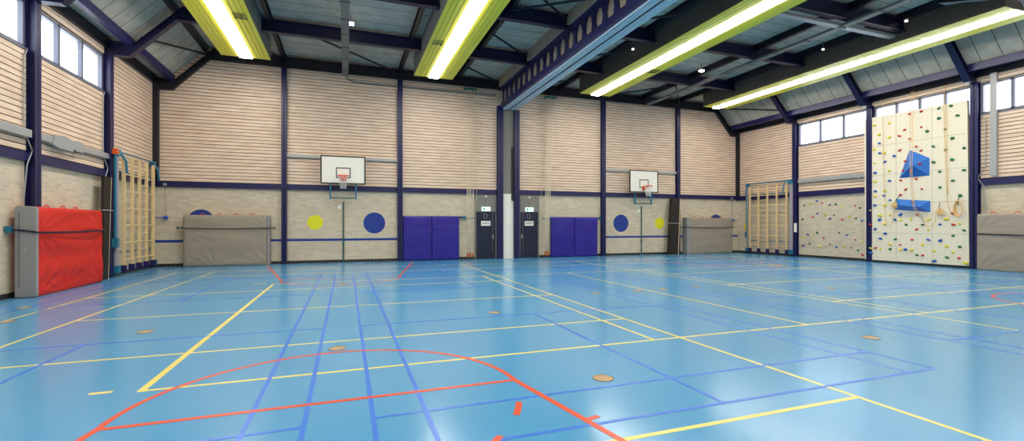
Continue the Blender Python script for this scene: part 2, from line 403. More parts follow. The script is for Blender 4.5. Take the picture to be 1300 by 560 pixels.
# ------------------------------------------------------------------ steel: columns on the back wall
def icol(mb, x0, x1, y0, y1, z0, z1, axis):
    f = 0.02
    if axis == 'y':   # flange faces the room along y
        mb.box(x0, y0, z0, x1, y0+f, z1); mb.box(x0, y1-f, z0, x1, y1, z1); c = (x0+x1)/2; mb.box(c-0.012, y0, z0, c+0.012, y1, z1)
    else:
        mb.box(x0, y0, z0, x0+f, y1, z1); mb.box(x1-f, y0, z0, x1, y1, z1); c = (y0+y1)/2; mb.box(x0, c-0.012, z0, x1, c+0.012, z1)
    return mb
for x, w, z1, lb in ((-2.5,.2,8.5,'slim navy steel column left of the left basket'),(2.36,.22,8.5,'slim navy steel column between the left basket and purple pads'),(7.24,.30,7.62,'wide navy steel column on the left of the white pier'),
                 (8.12,.28,7.46,'wide navy steel column on the right of the white pier'),(13.13,.24,8.5,'slim navy steel column between purple pads and right basket'),(18.07,.22,8.5,'slim navy steel column right of the right basket')):
    z1 = min(z1, 8.43)
    tag(icol(MB(), x-w/2, x+w/2, D-0.2, D-0.035, 0, z1, 'y').build('steel_column', M['navy'], loc=(x, D-0.1, 0)), lb+' on the back wall', 'column', 'navy steel columns along the back wall')
for x, lb in ((L+0.12, 'dark navy steel column in the left far corner'), (R-0.12, 'dark navy steel column in the right far corner')):
    tag(B(x-0.1, D-0.2, 3.4, x+0.1, D-0.035, 7.45).build('steel_column', M['beam'], loc=(x, D-0.1, 3.4)), lb, 'column', 'navy steel columns along the back wall')
# portal frames: one thing each with two posts and the rafter
names = ['farthest','second farthest','third','fourth','fifth','nearest']
def frame(y, lb, posts=True, dark=False):
    t = thing('portal_frame', lb, 'steel frame', (L, y, 0), 'navy steel portal frames')
    lo = [(L, 7.06), (L+0.68, 7.06), (L+1.95, 8.43), (R-1.85, 8.43), (R-0.62, 7.06), (R, 7.06)]
    hi = [(R, 7.50), (R-0.72, 7.50), (R-2.02, 8.88), (L+2.12, 8.88), (L+0.80, 7.50), (L, 7.50)]
    m = MB(); poly = lo+hi
    # web as quads pieces
    for i in range(5):
        a, b = lo[i], lo[i+1]; c, d = hi[4-i], hi[5-i]
        m.prism([a, b, c, d], 'y', y-0.012, y+0.012)
        def fl(p, q, dz):
            m.prism([p, q, (q[0], q[1]+dz), (p[0], p[1]+dz)], 'y', y-0.11, y+0.11)
        fl(a, b, 0.028); fl(d, c, -0.028)
    m.build('rafter', M['beam'] if dark else M['rafter'], t)
    if posts:
        for x, nm in ((L, 1), (R, -1)):
            a, b = sorted((x, x+nm*0.2))
            icol(MB(), a, b, y-0.12, y+0.12, 0, 7.06, 'x').build('post', M['navy'], t)
    return t
for i, y in enumerate(FRAMES):
    frame(y, 'navy steel portal frame spanning the hall, '+['nearest the back wall','second from the back wall','third from the back wall','fourth from the back wall, beside the camera side','fifth from the back wall','closest to the near wall'][i])
frame(D-0.10, 'dark steel portal frame flush against the back wall', posts=False, dark=True)
# eave beams along the side walls
for xi, sg, s in ((L, 1, 'left'), (R, -1, 'right')):
    t = thing('eave_beam', 'dark navy eave beam running along the top of the %s wall' % s, 'beam', (xi, D, 7.3))
    B(xi, N, 7.28, xi+sg*0.12, D, 7.62).build('wall_beam', M['beam'], t)
    B(xi+sg*0.58, N, 7.42, xi+sg*0.74, D, 7.68).build('lower_purlin', M['navy'], t)
# ceiling: flat part, two slopes, two soffits
XA, XB = L+1.9, R-1.85
mb = MB(); mb.box(XA-0.1, N-T, CEIL, XB+0.1, D+T, CEIL+0.2)
mb.prism([(L+0.6, 7.62), (XA, CEIL), (XA, CEIL+0.2), (L+0.6, 7.82)], 'y', N-T, D+T)
mb.prism([(R-0.6, 7.62), (R-0.6, 7.82), (XB, CEIL+0.2), (XB, CEIL)], 'y', N-T, D+T)
mb.box(L-T, N-T, 7.64, L+0.62, D+T, 7.84); mb.box(R-0.62, N-T, 7.64, R+T, D+T, 7.84)
struct('ceiling', mb, M['ceil'])
# purlins
for x, lb in ((-5.35,'at the foot of the left ceiling slope'),(-2.5,'right of the leftmost light strip'),(2.36,'left of the second light strip'),(5.1,'right of the second light strip'),
              (10.48,'between the divider and the third light strip'),(13.13,'just right of the third light strip'),(15.66,'above the right cable tray'),(18.05,'left of the rightmost light strip'),(20.85,'at the foot of the right ceiling slope')):
    m = MB(); m.box(x-0.07, N, 8.72, x+0.07, D, 8.745); m.box(x-0.01, N, 8.72, x+0.01, D, CEIL); m.box(x-0.07, N, CEIL-0.03, x+0.07, D, CEIL)
    tag(m.build('ceiling_purlin', M['beam'], loc=(x, D, 8.72)), 'dark roof purlin '+lb, 'purlin', 'roof purlins')
# braces
br = [((-1.13,18.15,8.5),(2.3,21.95,8.7),'left half, ending above the second column'),((-3.6,18.15,8.5),(-2.55,21.95,8.7),'beside the leftmost light strip'),((5.1,20.1,8.7),(7.1,21.7,8.7),'far left corner of the divider'),((5.1,16.3,8.7),(7.1,18.0,8.7),'left of the divider, second bay'),
      ((5.1,12.7,8.7),(7.1,14.3,8.7),'left of the divider, third bay'),((5.1,14.3,8.72),(7.1,12.8,8.72),'crossing the third bay brace left of the divider'),((10.45,20.1,8.7),(8.25,21.7,8.7),'right of the divider, far bay'),((10.45,16.3,8.7),(8.25,18.0,8.7),'right of the divider, second bay'),
      ((10.45,12.7,8.7),(8.25,14.3,8.7),'right of the divider, third bay'),((13.2,21.9,8.7),(15.6,19.2,8.7),'far bay left of the right cable tray'),((15.75,19.3,8.7),(18.0,21.8,8.7),'far bay right of the right cable tray'),
      ((L+0.95,18.2,7.75),(XA,21.95,8.62),'on the left slope'),((R-0.95,18.2,7.75),(XB,21.95,8.62),'on the right slope'),((5.1,9.0,8.7),(7.1,10.6,8.7),'left of the divider, fourth bay')]
for a, b, lb in br:
    tag(MB().tube(a, b, 0.04, 8).build('roof_brace', M['beam'], loc=a), 'thin dark diagonal roof brace '+lb, 'brace', 'diagonal roof braces')

# ------------------------------------------------------------------ room divider: castellated beam and curtain box
struct('trim_90', B(7.16, N, 8.56, 8.26, D, CEIL), M['box_grey'])
t = thing('castellated_beam', 'navy castellated beam with a row of tall oval holes beside the divider box', 'beam', (7.4, D, 7.64))
m = MB(); y = D-0.05; zb, zt = 7.76, 8.44; cw = 0.65
ho = [(0.07,0.32),(0.17,0.21),(0.215,0.0),(0.17,-0.21),(0.07,-0.32),(-0.07,-0.32),(-0.17,-0.21),(-0.215,0.0),(-0.17,0.21),(-0.07,0.32)]
ou = [(0.12,0.34),(0.325,0.34),(0.325,0.0),(0.325,-0.34),(0.12,-0.34),(-0.12,-0.34),(-0.325,-0.34),(-0.325,0.0),(-0.325,0.34),(-0.12,0.34)]
zc = (zb+zt)/2
while y-cw > N:
    yc = y-cw/2
    for xx in (7.39, 7.41):
        for i in range(10):
            j = (i+1) % 10
            m.quad(*[(xx, yc+p[0], zc+p[1]) for p in (ho[i], ho[j], ou[j], ou[i])])
    for i in range(10):
        j = (i+1) % 10
        m.quad((7.39, yc+ho[i][0], zc+ho[i][1]), (7.39, yc+ho[j][0], zc+ho[j][1]), (7.41, yc+ho[j][0], zc+ho[j][1]), (7.41, yc+ho[i][0], zc+ho[i][1]))
    y -= cw
m.build('web', M['navy'], t)
B(7.26, N, 8.44, 7.43, D-0.05, 8.56).build('top_flange', M['navy'], t)
B(7.26, N, 7.51, 7.43, D-0.16, 7.76).build('bottom_flange', M['navy'], t)
struct('trim_91', B(7.44, N, 7.52, 8.04, D-0.02, 8.56), M['box_grey'])
t = thing('divider_curtain_box', 'pale blue ribbed housing of the rolled divider curtain under the castellated beam', 'curtain box', (7.7, D, 7.46))
B(7.38, N, 7.48, 8.04, D-0.16, 7.509).build('housing', M['lightblue'], t)
for i in range(7):
    x = 7.40+i*0.1; B(x-0.012 if i == 3 else x-0.03, N, 7.455, x+0.012 if i == 3 else x+0.03, D-0.16, 7.485).build('rib', M['lightblue'] if i != 3 else M['gap'], t)
# pier between the two wide columns
struct('trim_92', B(7.40, D-0.06, 0, 7.98, D, 3.25), M['white'])
struct('trim_93', B(7.40, D-0.06, 3.25, 7.98, D, 7.5), M['greypaint'])
tag(B(7.86, D-0.12, 2.9, 7.95, D-0.06, 5.6).build('pier_board', M['bench'], loc=(7.9, D-0.09, 2.9)), 'narrow dark upright board between the wide columns above the white pier', 'board')

# ------------------------------------------------------------------ ceiling light strips
def light_strip(x0, x1, y0, y1, lb, letters=True):
    z = 8.14; t = thing('light_strip', lb, 'ceiling light', ((x0+x1)/2, y1, z), 'long yellow louvred ceiling lights')
    xc = (x0+x1)/2; hw = 0.235
    m = MB(); m.box(xc-hw, y0, z+0.02, xc+hw, y1, z+0.05); m.build('lamp_carrier', M['white'], t)
    m = MB(); m.prism([(xc-hw+0.015, z+0.02), (xc-hw+0.015, z-0.02), (xc-hw+0.06, z-0.035), (xc+hw-0.06, z-0.035), (xc+hw-0.015, z-0.02), (xc+hw-0.015, z+0.02)], 'y', y0+0.02, y1-0.02); m.build('lamp', M['tube'], t)
    n = 4
    for s in (-1, 1):
        w0 = (x1-xc-hw)/n
        for i in range(n):
            a = xc+s*(hw+i*w0+0.012); b = xc+s*(hw+(i+1)*w0)
            MB().prism([(a, z+0.006), (b, z-0.0), (b, z+0.03), (a, z+0.018)], 'y', y0, y1).build('louvre', M['louvre'], t)
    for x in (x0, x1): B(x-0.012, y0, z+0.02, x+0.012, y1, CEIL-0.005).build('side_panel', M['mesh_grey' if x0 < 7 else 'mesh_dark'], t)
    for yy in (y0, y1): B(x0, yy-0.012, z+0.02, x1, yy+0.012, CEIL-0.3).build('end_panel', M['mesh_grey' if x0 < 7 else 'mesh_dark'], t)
    if letters:
        m = MB(); xx = xc-0.72 if letters == 2 else xc+0.36
        for i in range(3):
            for dx in (0, 0.07): m.box(xx+i*0.13+dx, 16.1, z-0.006, xx+i*0.13+dx+0.028, 16.55, z-0.001)
            m.box(xx+i*0.13, 16.46, z-0.006, xx+i*0.13+0.098, 16.55, z-0.001)
        m.build('dark_marking', M['darkmark'], t)
    return t
LS = [(-4.47,-2.79,'leftmost',1),(2.77,4.45,'second from left',2),(10.80,12.50,'third from left, right of the divider',1),(18.38,20.06,'rightmost',0)]
for x0, x1, nm, lt in LS:
    light_strip(x0, x1, 8.0, 20.3, 'long yellow louvred ceiling light, %s of the front row' % nm.split(',')[0], lt)
    light_strip(x0, x1, -1.6, 7.0, 'added unseen yellow louvred ceiling light of the nearer row, %s' % nm.split(',')[0], 0)  # out-of-view second row, added to light the foreground
# small lamps
for x, y, lb in ((0.16,17.06,'beside the left cable tray'),(15.2,16.9,'on the ceiling left of the right cable tray'),(10.75,15.73,'right of the divider box'),(17.9,13.2,'on the purlin left of the rightmost light strip'),(18.1,10.4,'on the dark frame beside the rightmost light strip')):
    t = thing('emergency_lamp', 'small glowing emergency lamp '+lb, 'lamp', (x, y, 8.7), 'small emergency ceiling lamps')
    r = 0.10 if y > 16 else 0.05
    m = B(x-0.012, y-0.012, 8.74, x+0.012, y+0.012, CEIL-0.005); m.box(x-r, y-r*0.8, 8.71, x+r, y+r*0.8, 8.74); m.build('housing', M['tray'], t)
    B(x-r, y-r*0.8, 8.64, x+r, y+r*0.8, 8.71).build('lens', M['emlamp' if r > 0.06 else 'emdim'], t, bevel=0.02)
# cable trays under the frames
for xc, y1, lb in ((-0.03, 21.85, 'left'), (15.7, 21.5, 'right')):
    t = thing('cable_tray', 'galvanised cable tray under the ceiling frames in the %s half of the hall' % lb, 'cable tray', (xc, y1, 8.3))
    m = MB(); m.box(xc-0.12, 3, 8.31, xc+0.12, y1, 8.325); m.box(xc-0.13, 3, 8.31, xc-0.12, y1, 8.39); m.box(xc+0.12, 3, 8.31, xc+0.13, y1, 8.39)
    m.build('tray', M['tray'], t)
    yy = 20.9
    while yy > 3: B(xc-0.15, yy-0.02, 8.29, xc+0.15, yy+0.02, 8.31).build('hanger_strap', M['steelwire'], t); yy -= 1.25
    if lb == 'left':
        MB().path([(xc+0.02, 21.2, 8.29), (xc+0.02, 21.75, 8.27), (xc+0.1, 21.93, 8.18), (xc+0.4, 21.95, 8.08), (2.35, 21.95, 8.10), (7.0, 21.97, 8.12)], 0.03, 8).build('conduit', M['tray'], t)
t = thing('cable_bundle', 'grey cables looping from the frame to the near end of the rightmost light', 'cables', (19.0, 8.0, 8.5))
for q in range(4):
    MB().path([(17.6+0.1*q, 9.2, 8.66), (18.1+0.1*q, 8.55-0.05*q, 8.52+0.03*q), (18.55, 8.2-0.06*q, 8.50+0.05*q), (19.1, 7.96-0.03*q, 8.42+0.03*q), (19.25, 7.95, 8.26)], 0.02, 6).build('cable', M['grey_steel'], t, smooth=True)
t = thing('crosswise_trunking', 'grey trunking crossing the ceiling from the light strip to the right cable tray', 'trunking', (15, 10.95, 8.3))
B(12.6, 10.85, 8.32, 18.3, 11.05, 8.42).build('channel', M['grey_steel'], t)

# ------------------------------------------------------------------ soft mats
def fold(u, v, seed, amp):
    """wrinkles of a stretched cover: u, v in 0..1"""
    a = 0
    for cx, cy, k in ((0.0,0.0,1),(1.0,0.0,1),(0,0.72,0.8),(1,0.72,0.8),(0.38,0.0,0.7)):
        dx, dy = u-cx, v-cy; d = math.hypot(dx*1.5, dy)+0.03
        a += k*math.exp(-d*4.2)*math.sin(math.atan2(dy, dx+1e-6)*15+seed)*1.1
    return amp*1.9*(a*0.8+0.8*noise.noise(Vector((u*2.2+seed, v*6.0, seed))))
def soft_box(x0, y0, z0, x1, y1, z1, face, seed=0.0, amp=0.018, nu=64, nv=44, rnd=0.03):
    """box whose big face ('+x','-x','-y') is a wrinkled, slightly bulging cover"""
    mb = MB()
    def P(u, v):
        bul = 0.03*math.sin(PI*min(1, max(0, u)))*math.sin(PI*v); e = min(u, 1-u)*30; e2 = min(v, 1-v)*20
        ed = -rnd*(max(0, 1-e)**2+max(0, 1-e2)**2)
        h = bul+fold(u, v, seed, amp)*min(1, e, e2) + ed
        if face == '-y': return (x0+(x1-x0)*u, y0-h, z0+(z1-z0)*v)
        if face == '+x': return (x1+h, y0+(y1-y0)*u, z0+(z1-z0)*v)
        return (x0-h, y0+(y1-y0)*u, z0+(z1-z0)*v)
    for j in range(nv+1):
        for i in range(nu+1): mb.v.append(P(i/nu, j/nv))
    W = nu+1
    for j in range(nv):
        for i in range(nu): mb.f.append((j*W+i, j*W+i+1, (j+1)*W+i+1, (j+1)*W+i))
    def back(u, v):
        if face == '-y': return (x0+(x1-x0)*u, y1, z0+(z1-z0)*v)
        if face == '+x': return (x0, y0+(y1-y0)*u, z0+(z1-z0)*v)
        return (x1, y0+(y1-y0)*u, z0+(z1-z0)*v)
    b = len(mb.v)
    edge = [(i, 0) for i in range(nu)]+[(nu, j) for j in range(nv)]+[(i, nv) for i in range(nu, 0, -1)]+[(0, j) for j in range(nv, 0, -1)]
    for i, j in edge: mb.v.append(back(i/nu, j/nv))
    n = len(edge)
    for q in range(n):
        i, j = edge[q]; i2, j2 = edge[(q+1) % n]
        mb.f.append((j*W+i, b+q, b+(q+1) % n, j2*W+i2))
    mb.f.append(tuple(b+q for q in range(n)))
    mb.smooth = True
    return mb
def handle(c, axis, r=0.08):
    return MB().path([(c[0]+(r*math.cos(a) if axis == 'x' else 0), c[1]+(r*math.cos(a) if axis == 'y' else 0), c[2]+r*0.85*math.sin(a)) for a in [PI*i/10 for i in range(11)]], 0.014, 6)
# red crash mat on the left wall
t = thing('crash_mat', 'big red vinyl crash mat with grey end standing against the left wall', 'crash mat', (-6.9, 15.2, 0))
soft_box(-7.06, 13.76, 0.0, -6.72, 16.86, 2.09, '+x', 1.3, 0.030).build('red_cover', M['red_vinyl'], t, smooth=True)
m = MB(); e = 0.02
m.prism([(-7.08, 0.01), (-6.70, 0.01), (-6.68, 0.05), (-6.68, 2.05), (-6.72, 2.09), (-7.04, 2.11), (-7.08, 2.05)], 'y', 13.68, 13.765)
m.build('end_cover', M['grey_vinyl'], t, bevel=0.02)['label'] = 'light grey end panel of the mat'
B(-7.0, 13.665, 0.25, -6.985, 13.682, 1.95).build('end_seam', M['tray'], t)
B(-6.91, 13.672, 1.08, -6.86, 13.68, 1.15).build('maker_tag', M['grey_steel'], t)
MB().path([(-7.12, 13.60, 1.57), (-6.90, 13.65, 1.54), (-6.66, 13.66, 1.50), (-6.635, 13.85, 1.49), (-6.62, 15.3, 1.49), (-6.64, 16.75, 1.52), (-6.72, 16.9, 1.53), (-7.14, 16.93, 1.55)], 0.024, 6).build('strap', M['strap'], t)
B(-7.19, 13.55, 1.50, -7.08, 13.66, 1.64).build('strap_hook', M['teal'], t)
for y in (14.5, 15.2, 15.8): handle((-6.9, y, 2.09), 'y').build('handle', M['redloop'], t)
def back_mat(x0, x1, z1, yf, lb, cap, seed, nh, capm='grey_vinyl'):
    t = thing('crash_mat', lb, 'crash mat', ((x0+x1)/2, D-0.2, 0))
    soft_box(x0+(cap if cap > 0 else 0), yf, 0.0, x1+(cap if cap < 0 else 0), D-0.02, z1, '-y', seed, 0.02).build('canvas_cover', M['grey_canvas'], t, smooth=True)
    if cap > 0: B(x0, yf-0.02, 0, x0+cap, D-0.02, z1+0.01).build('end_cover', M['grey_vinyl'], t, bevel=0.02)
    if cap < 0: B(x1+cap, yf-0.01, 0, x1, D-0.02, z1-0.01).build('end_cover', M['grey_vinyl'], t, bevel=0.02)
    n = 14; a, b = x0-0.28, x1+0.14
    pts = [(a, D-0.03, 1.56), (x0-0.02, yf-0.02, 1.56)]+[(x0+(x1-x0)*i/n, yf-0.075, 1.555-0.035*math.sin(PI*i/n)) for i in range(n+1)]+[(x1+0.02, yf, 1.545), (b, D-0.03, 1.54)]
    MB().path(pts, 0.02, 6).build('strap', M['strap'], t)
    for x in (a, b): B(x-0.02, D-0.06, 1.50, x+0.02, D-0.008, 1.62).build('strap_hook', M['teal'], t)
    for i in range(nh):
        x = x0+(x1-x0)*(0.2+0.195*i); handle((x, (yf+D)/2, z1), 'x').build('handle', M['redloop'], t)
back_mat(-6.10, -3.02, 2.08, 21.72, 'wide grey canvas crash mat against the back wall left of the left basket', -0.09, 2.2, 4)
back_mat(18.48, 21.85, 2.10, 21.72, 'grey canvas crash mat with pale end against the back wall at the right corner', 0.2, 5.1, 4)
t = thing('crash_mat', 'grey crash mat at the right edge standing against the right wall', 'crash mat', (22.4, 9.0, 0))
soft_box(22.2, 7.4, 0.0, 22.63, 10.45, 2.08, '-x', 3.7, 0.02).build('canvas_cover', M['grey_canvas'], t, smooth=True)
MB().path([(22.6, 10.55, 1.36), (22.16, 10.46, 1.35), (22.14, 9.0, 1.31), (22.14, 7.5, 1.33), (22.6, 7.2, 1.35)], 0.024, 6).build('strap', M['strap'], t)
for y in (8.0, 8.7, 9.4, 10.05): handle((22.4, y, 2.08), 'y').build('handle', M['redloop'], t)

# ------------------------------------------------------------------ purple wall pads
for x0, x1, lb, s in ((2.50, 5.15, 'between the left basket and the left door', 1), (10.02, 12.76, 'right of the right door', -1)):
    t = thing('wall_pad', 'pair of violet blue vinyl wall pads '+lb, 'wall pad', ((x0+x1)/2, D-0.1, 0), 'violet blue wall pads')
    xm = (x0+x1)/2
    for a, b, sd in ((x0, xm-0.012, 0.7), (xm+0.012, x1, 4.4)):
        soft_box(a, D-0.16, 0.02, b, D-0.06, 2.10, '-y', sd+x0, 0.012, 40, 40, 0.015).build('pad', M['purple'], t, smooth=True)
    B(x0-0.02, D-0.07, 2.02, x1+0.32, D-0.01, 2.09).build('hanging_rail', M['foot'], t)
    B(x1+0.16, D-0.12, 2.0, x1+0.34, D-0.01, 2.12).build('rail_end', M['teal'], t)

# ------------------------------------------------------------------ doors
for n_, x0, x1, hx, lb in ((1, 6.02, 7.02, 6.90, 'left'), (2, 8.34, 9.32, 8.42, 'right')):
    d = struct('door_%d' % n_, B(x0, D-0.05, 0.02, x1, D-0.008, 2.34), M['door'])
    m = MB(); m.box(x0-0.06, D-0.07, 0, x0, D, 2.40); m.box(x1, D-0.07, 0, x1+0.06, D, 2.40); m.box(x0-0.06, D-0.07, 2.34, x1+0.06, D, 2.40)
    m.build('door_frame', M['greypaint'], d)
    B(x0-0.06, D-0.05, 2.40, x1+0.06, D, 3.2).build('transom_panel', M['greypaint'], d)
    m = MB(); m.box(hx-0.02, D-0.075, 0.98, hx+0.02, D-0.05, 1.2); m.path([(hx, D-0.07, 1.1), (hx, D-0.11, 1.1), (hx+(-0.11 if n_ == 1 else 0.11), D-0.11, 1.1)], 0.01, 6)
    m.build('door_handle', M['grey_steel'], d)
    B((x1-0.15) if n_ == 1 else (x0+0.14), D-0.056, 0.3, (x1-0.135) if n_ == 1 else (x0+0.155), D-0.05, 2.3).build('edge_strip', M['tray'], d)
    xc = (x0+x1)/2
    m = B(xc-0.24, D-0.062, 1.64, xc+0.24, D-0.05, 1.88)
    s_ = m.build('door_notice', M['white'], d)
    m = MB()
    for i in range(7): m.box(xc-0.18+i*0.052, D-0.066, 1.72+0.01*(i % 2), xc-0.15+i*0.052, D-0.061, 1.79)
    m.box(xc-0.19, D-0.066, 1.815, xc+0.19, D-0.061, 1.83); m.build('lettering', M['ink'], s_)
    m = MB(); m.path([(xc-0.02+0.10*math.cos(2*PI*i/6+0.5), D-0.056, 2.12+0.13*math.sin(2*PI*i/6+0.5)) for i in range(6)], 0.009, 6, closed=True)
    m.build('ring_decal', M['grey_steel'], d)
    t = thing('exit_sign', 'lit pale exit sign with running figure above the %s door' % lb, 'exit sign', (xc, D-0.09, 2.46), 'lit exit signs above the doors')
    B(xc-0.21, D-0.13, 2.37, xc+0.21, D-0.06, 2.57).build('sign_box', M['exit'], t)
    m = MB(); f = D-0.136
    m.box(xc-0.16, f, 2.40, xc-0.08, f+0.004, 2.54); m.box(xc+0.08, f, 2.455, xc+0.16, f+0.004, 2.485)
    m.prism([(xc+0.06, 2.47), (xc+0.10, 2.51), (xc+0.10, 2.43)], 'y', f, f+0.004)
    m.sphere((xc, f, 2.53), 0.016, 8, 5, (1, 0.2, 1)); m.tube((xc, f, 2.515), (xc-0.01, f, 2.46), 0.012, 5); m.tube((xc-0.01, f, 2.46), (xc+0.035, f, 2.40), 0.01, 5); m.tube((xc-0.01, f, 2.46), (xc-0.05, f, 2.42), 0.01, 5); m.tube((xc, f, 2.50), (xc+0.045, f, 2.475), 0.008, 5); m.tube((xc, f, 2.50), (xc-0.04, f, 2.47), 0.008, 5)
    m.build('pictogram', M['exitgreen'], t)
    t = thing('wall_lamp', 'small white round lamp with a wire above the %s door sign' % lb, 'lamp', (xc, D-0.06, 3.05), 'small lamps above the doors')
    MB().sphere((xc, D-0.09, 3.08), 0.055, 14, 10).build('globe', M['white'], t, smooth=True)
    MB().tube((xc, D-0.06, 3.05), (xc-0.01, D-0.06, 2.57), 0.006, 5).build('wire', M['steelwire'], t)

# ------------------------------------------------------------------ baskets
def basket(cx, lb, px, turn):
    t = thing('basketball_backboard', lb, 'backboard', (cx, 21.9, 2.7), 'basketball backboards')
    x0, x1, z0, z1, yf = cx-0.925, cx+0.925, 3.47, 4.70, 21.58
    B(x0, yf, z0, x1, yf+0.03, z1).build('board', M['bboard'], t)
    m = MB(); f = 0.05
    m.box(x0, yf-0.012, z0, x1, yf+0.035, z0+f); m.box(x0, yf-0.012, z1-f, x1, yf+0.035, z1); m.box(x0, yf-0.012, z0, x0+f, yf+0.035, z1); m.box(x1-f, yf-0.012, z0, x1, yf+0.035, z1)
    m.build('border', M['black'], t)
    m = MB(); a, b, c, d = cx-0.30, cx+0.30, 3.73, 4.19; f = 0.042
    m.box(a, yf-0.004, c, b, yf, c+f); m.box(a, yf-0.004, d-f, b, yf, d); m.box(a, yf-0.004, c, a+f, yf, d); m.box(b-f, yf-0.004, c, b, yf, d)
    m.build('target_square', M['black'], t)
    r = 0.225; hc = (cx, yf-0.38, 3.80)
    h = MB().path([(hc[0]+r*math.cos(2*PI*i/28), hc[1]+r*math.sin(2*PI*i/28), hc[2]) for i in range(28)], 0.018, 8, closed=True).build('hoop', M['hoop'], t, smooth=True)
    m = MB(); m.box(cx-0.22, yf-0.16, 3.775, cx+0.22, yf-0.135, 3.80); m.box(cx-0.07, yf-0.155, 3.65, cx+0.07, yf-0.0, 3.82); m.box(cx-0.12, yf-0.02, 3.58, cx+0.12, yf-0.004, 3.82)
    m.build('hoop_bracket', M['hoop'], t)
    m = MB()
    for i in range(12):
        for s in (-1, 1):
            m.path([(hc[0]+rr*math.cos(2*PI*(i+s*k_*0.5)/12), hc[1]+rr*math.sin(2*PI*(i+s*k_*0.5)/12), hc[2]-0.02-0.135*k_) for k_, rr in enumerate((0.215, 0.18, 0.15, 0.125, 0.115))], 0.0055, 4)
    m.build('net', M['net'], t)
    for s in (-0.53, 0.53):
        m = MB()
        m.box(cx+s-0.03, yf+0.03, 2.80, cx+s+0.03, yf+0.09, 4.4); m.tube((cx+s, yf+0.06, 2.84), (cx+s*1.0, D-0.1, 3.3), 0.02, 6); m.tube((cx+s, yf+0.06, 4.35), (cx+s, D-0.03, 4.65), 0.02, 6)
        m.build('support_arm', M['teal'], t)
    B(cx-0.55, yf+0.04, 2.84, cx+0.55, yf+0.075, 2.885).build('cross_bar', M['green'], t)
basket(-0.115, 'white basketball backboard with orange hoop in the left half of the back wall', -0.11, 0)
basket(15.46, 'white basketball backboard with orange hoop in the right half of the back wall', 15.64, 1)
for a, b, z, lb in ((-2.4, 2.25, 4.66, 'left'), (13.2, 17.98, 4.69, 'right')):
    tag(B(a, D-0.16, z-0.06, b, D-0.035, z+0.06).build('backboard_rail', M['grey_steel'], loc=(a, D-0.1, z)), 'grey steel rail behind the %s basketball backboard' % lb, 'rail', 'backboard rails')
for x, lb in ((-0.11, 'left'), (15.64, 'right')):
    t = thing('floor_to_wall_pole', 'thin dark green pole standing against the brick below the %s backboard' % lb, 'pole', (x, D-0.04, 0), 'thin green wall poles')
    MB().tube((x, D-0.04, 0), (x, D-0.04, 2.73), 0.03, 8).build('pole', M['green'], t)
    B(x-0.045, D-0.08, 0.75, x+0.045, D-0.01, 0.83).build('clamp', M['green'], t)
    tag(B(x-0.24, D-0.012, 2.40, x-0.09, D, 2.57).build('number_card', M['white'], loc=(x-0.16, D, 2.4)), 'small white card on the brick beside the %s green pole' % lb, 'card', 'small white cards by the poles')

# ------------------------------------------------------------------ climbing ropes on the back wall
for tops, bots, xc, lb in (((5.44,5.57,5.69,5.83), (5.53,5.60,5.68,5.80), 5.62, 'left'), ((9.68,9.82,9.96,10.10), (9.62,9.68,9.74,9.80), 9.9, 'right')):
    t = thing('rope_rail', 'short dark green rail near the roof that carries the %s set of climbing ropes' % lb, 'rope rail', (xc, D-0.25, 8.2), 'rope rails')
    B(xc-0.3, D-0.36, 8.22, xc+0.36, D-0.28, 8.30).build('rail', M['green'], t)
    for s in (-0.2, 0.24): B(xc+s, D-0.3, 8.24, xc+s+0.03, D, 8.28).build('wall_bracket', M['green'], t)
    gx = sum(bots)/4
    g = thing('rope_bracket', 'green bracket that gathers the %s climbing ropes low on the wall' % lb, 'bracket', (gx, D-0.2, 2.0), 'rope brackets')
    B(gx-0.26, D-0.30, 1.98, gx+0.26, D-0.26, 2.03).build('bar', M['teal'], g); B(gx-0.02, D-0.28, 1.98, gx+0.02, D, 2.03).build('arm', M['teal'], g)
    for i, (a, b) in enumerate(zip(tops, bots)):
        r = thing('climbing_rope', ['first','second','third','fourth'][i]+' cream climbing rope from the left in the %s set on the back wall' % lb, 'rope', (a, D-0.32, 0.2), 'cream climbing ropes on the back wall')
        am = a+(b-a)*0.9
        MB().path([(a, D-0.32, 8.22), (a+(am-a)*0.5, D-0.32, 5), (am, D-0.31, 2.1), (b, D-0.30, 0.25)], 0.018, 7).build('rope', M['ropeback'], r, smooth=True)
        MB().path([(b, D-0.30, 0.34), (b, D-0.30, 0.27), (b, D-0.30, 0.12)], [0.028, 0.042, 0.05], 8).build('leather_end', M['leather'], r)
    x = tops[-1]+0.3 if lb == 'left' else tops[0]-0.28
    tag(MB().path([(x, D-0.2, 8.3), (x-(0.12 if lb == 'left' else -0.05), D-0.2, 3.2), (x-(0.2 if lb == 'left' else -0.1), D-0.15, 2.2)], 0.009, 5).build('pull_cord', M['ropeback'], loc=(x, D-0.2, 2.2)), 'thin pull cord beside the %s set of climbing ropes' % lb, 'cord', 'pull cords')

# ------------------------------------------------------------------ blue weights on cords in the far corners
for x, x2, lb in ((-6.75, -7.1, 'left'), (22.1, 22.5, 'right')):
    t = thing('cord_weight', 'blue round weight hanging on a cord in the %s far corner' % lb, 'weight', (x, D-0.12, 1.9), 'blue weights on cords')
    MB().tube((x-0.03, D-0.12, 3.3), (x, D-0.12, 2.0), 0.007, 5).build('cord', M['steelwire'], t)
    MB().sphere((x, D-0.12, 1.97), 0.085, 16, 12).build('ball', M['ball'], t, smooth=True)
    MB().tube((x, D-0.12, 1.97), (x2, D-0.12, 1.97), 0.02, 6).build('arm', M['ball'], t)
    B(x-0.09, D-0.14, 3.24, x+0.03, D-0.1, 3.34).build('hook', M['grey_steel'], t)

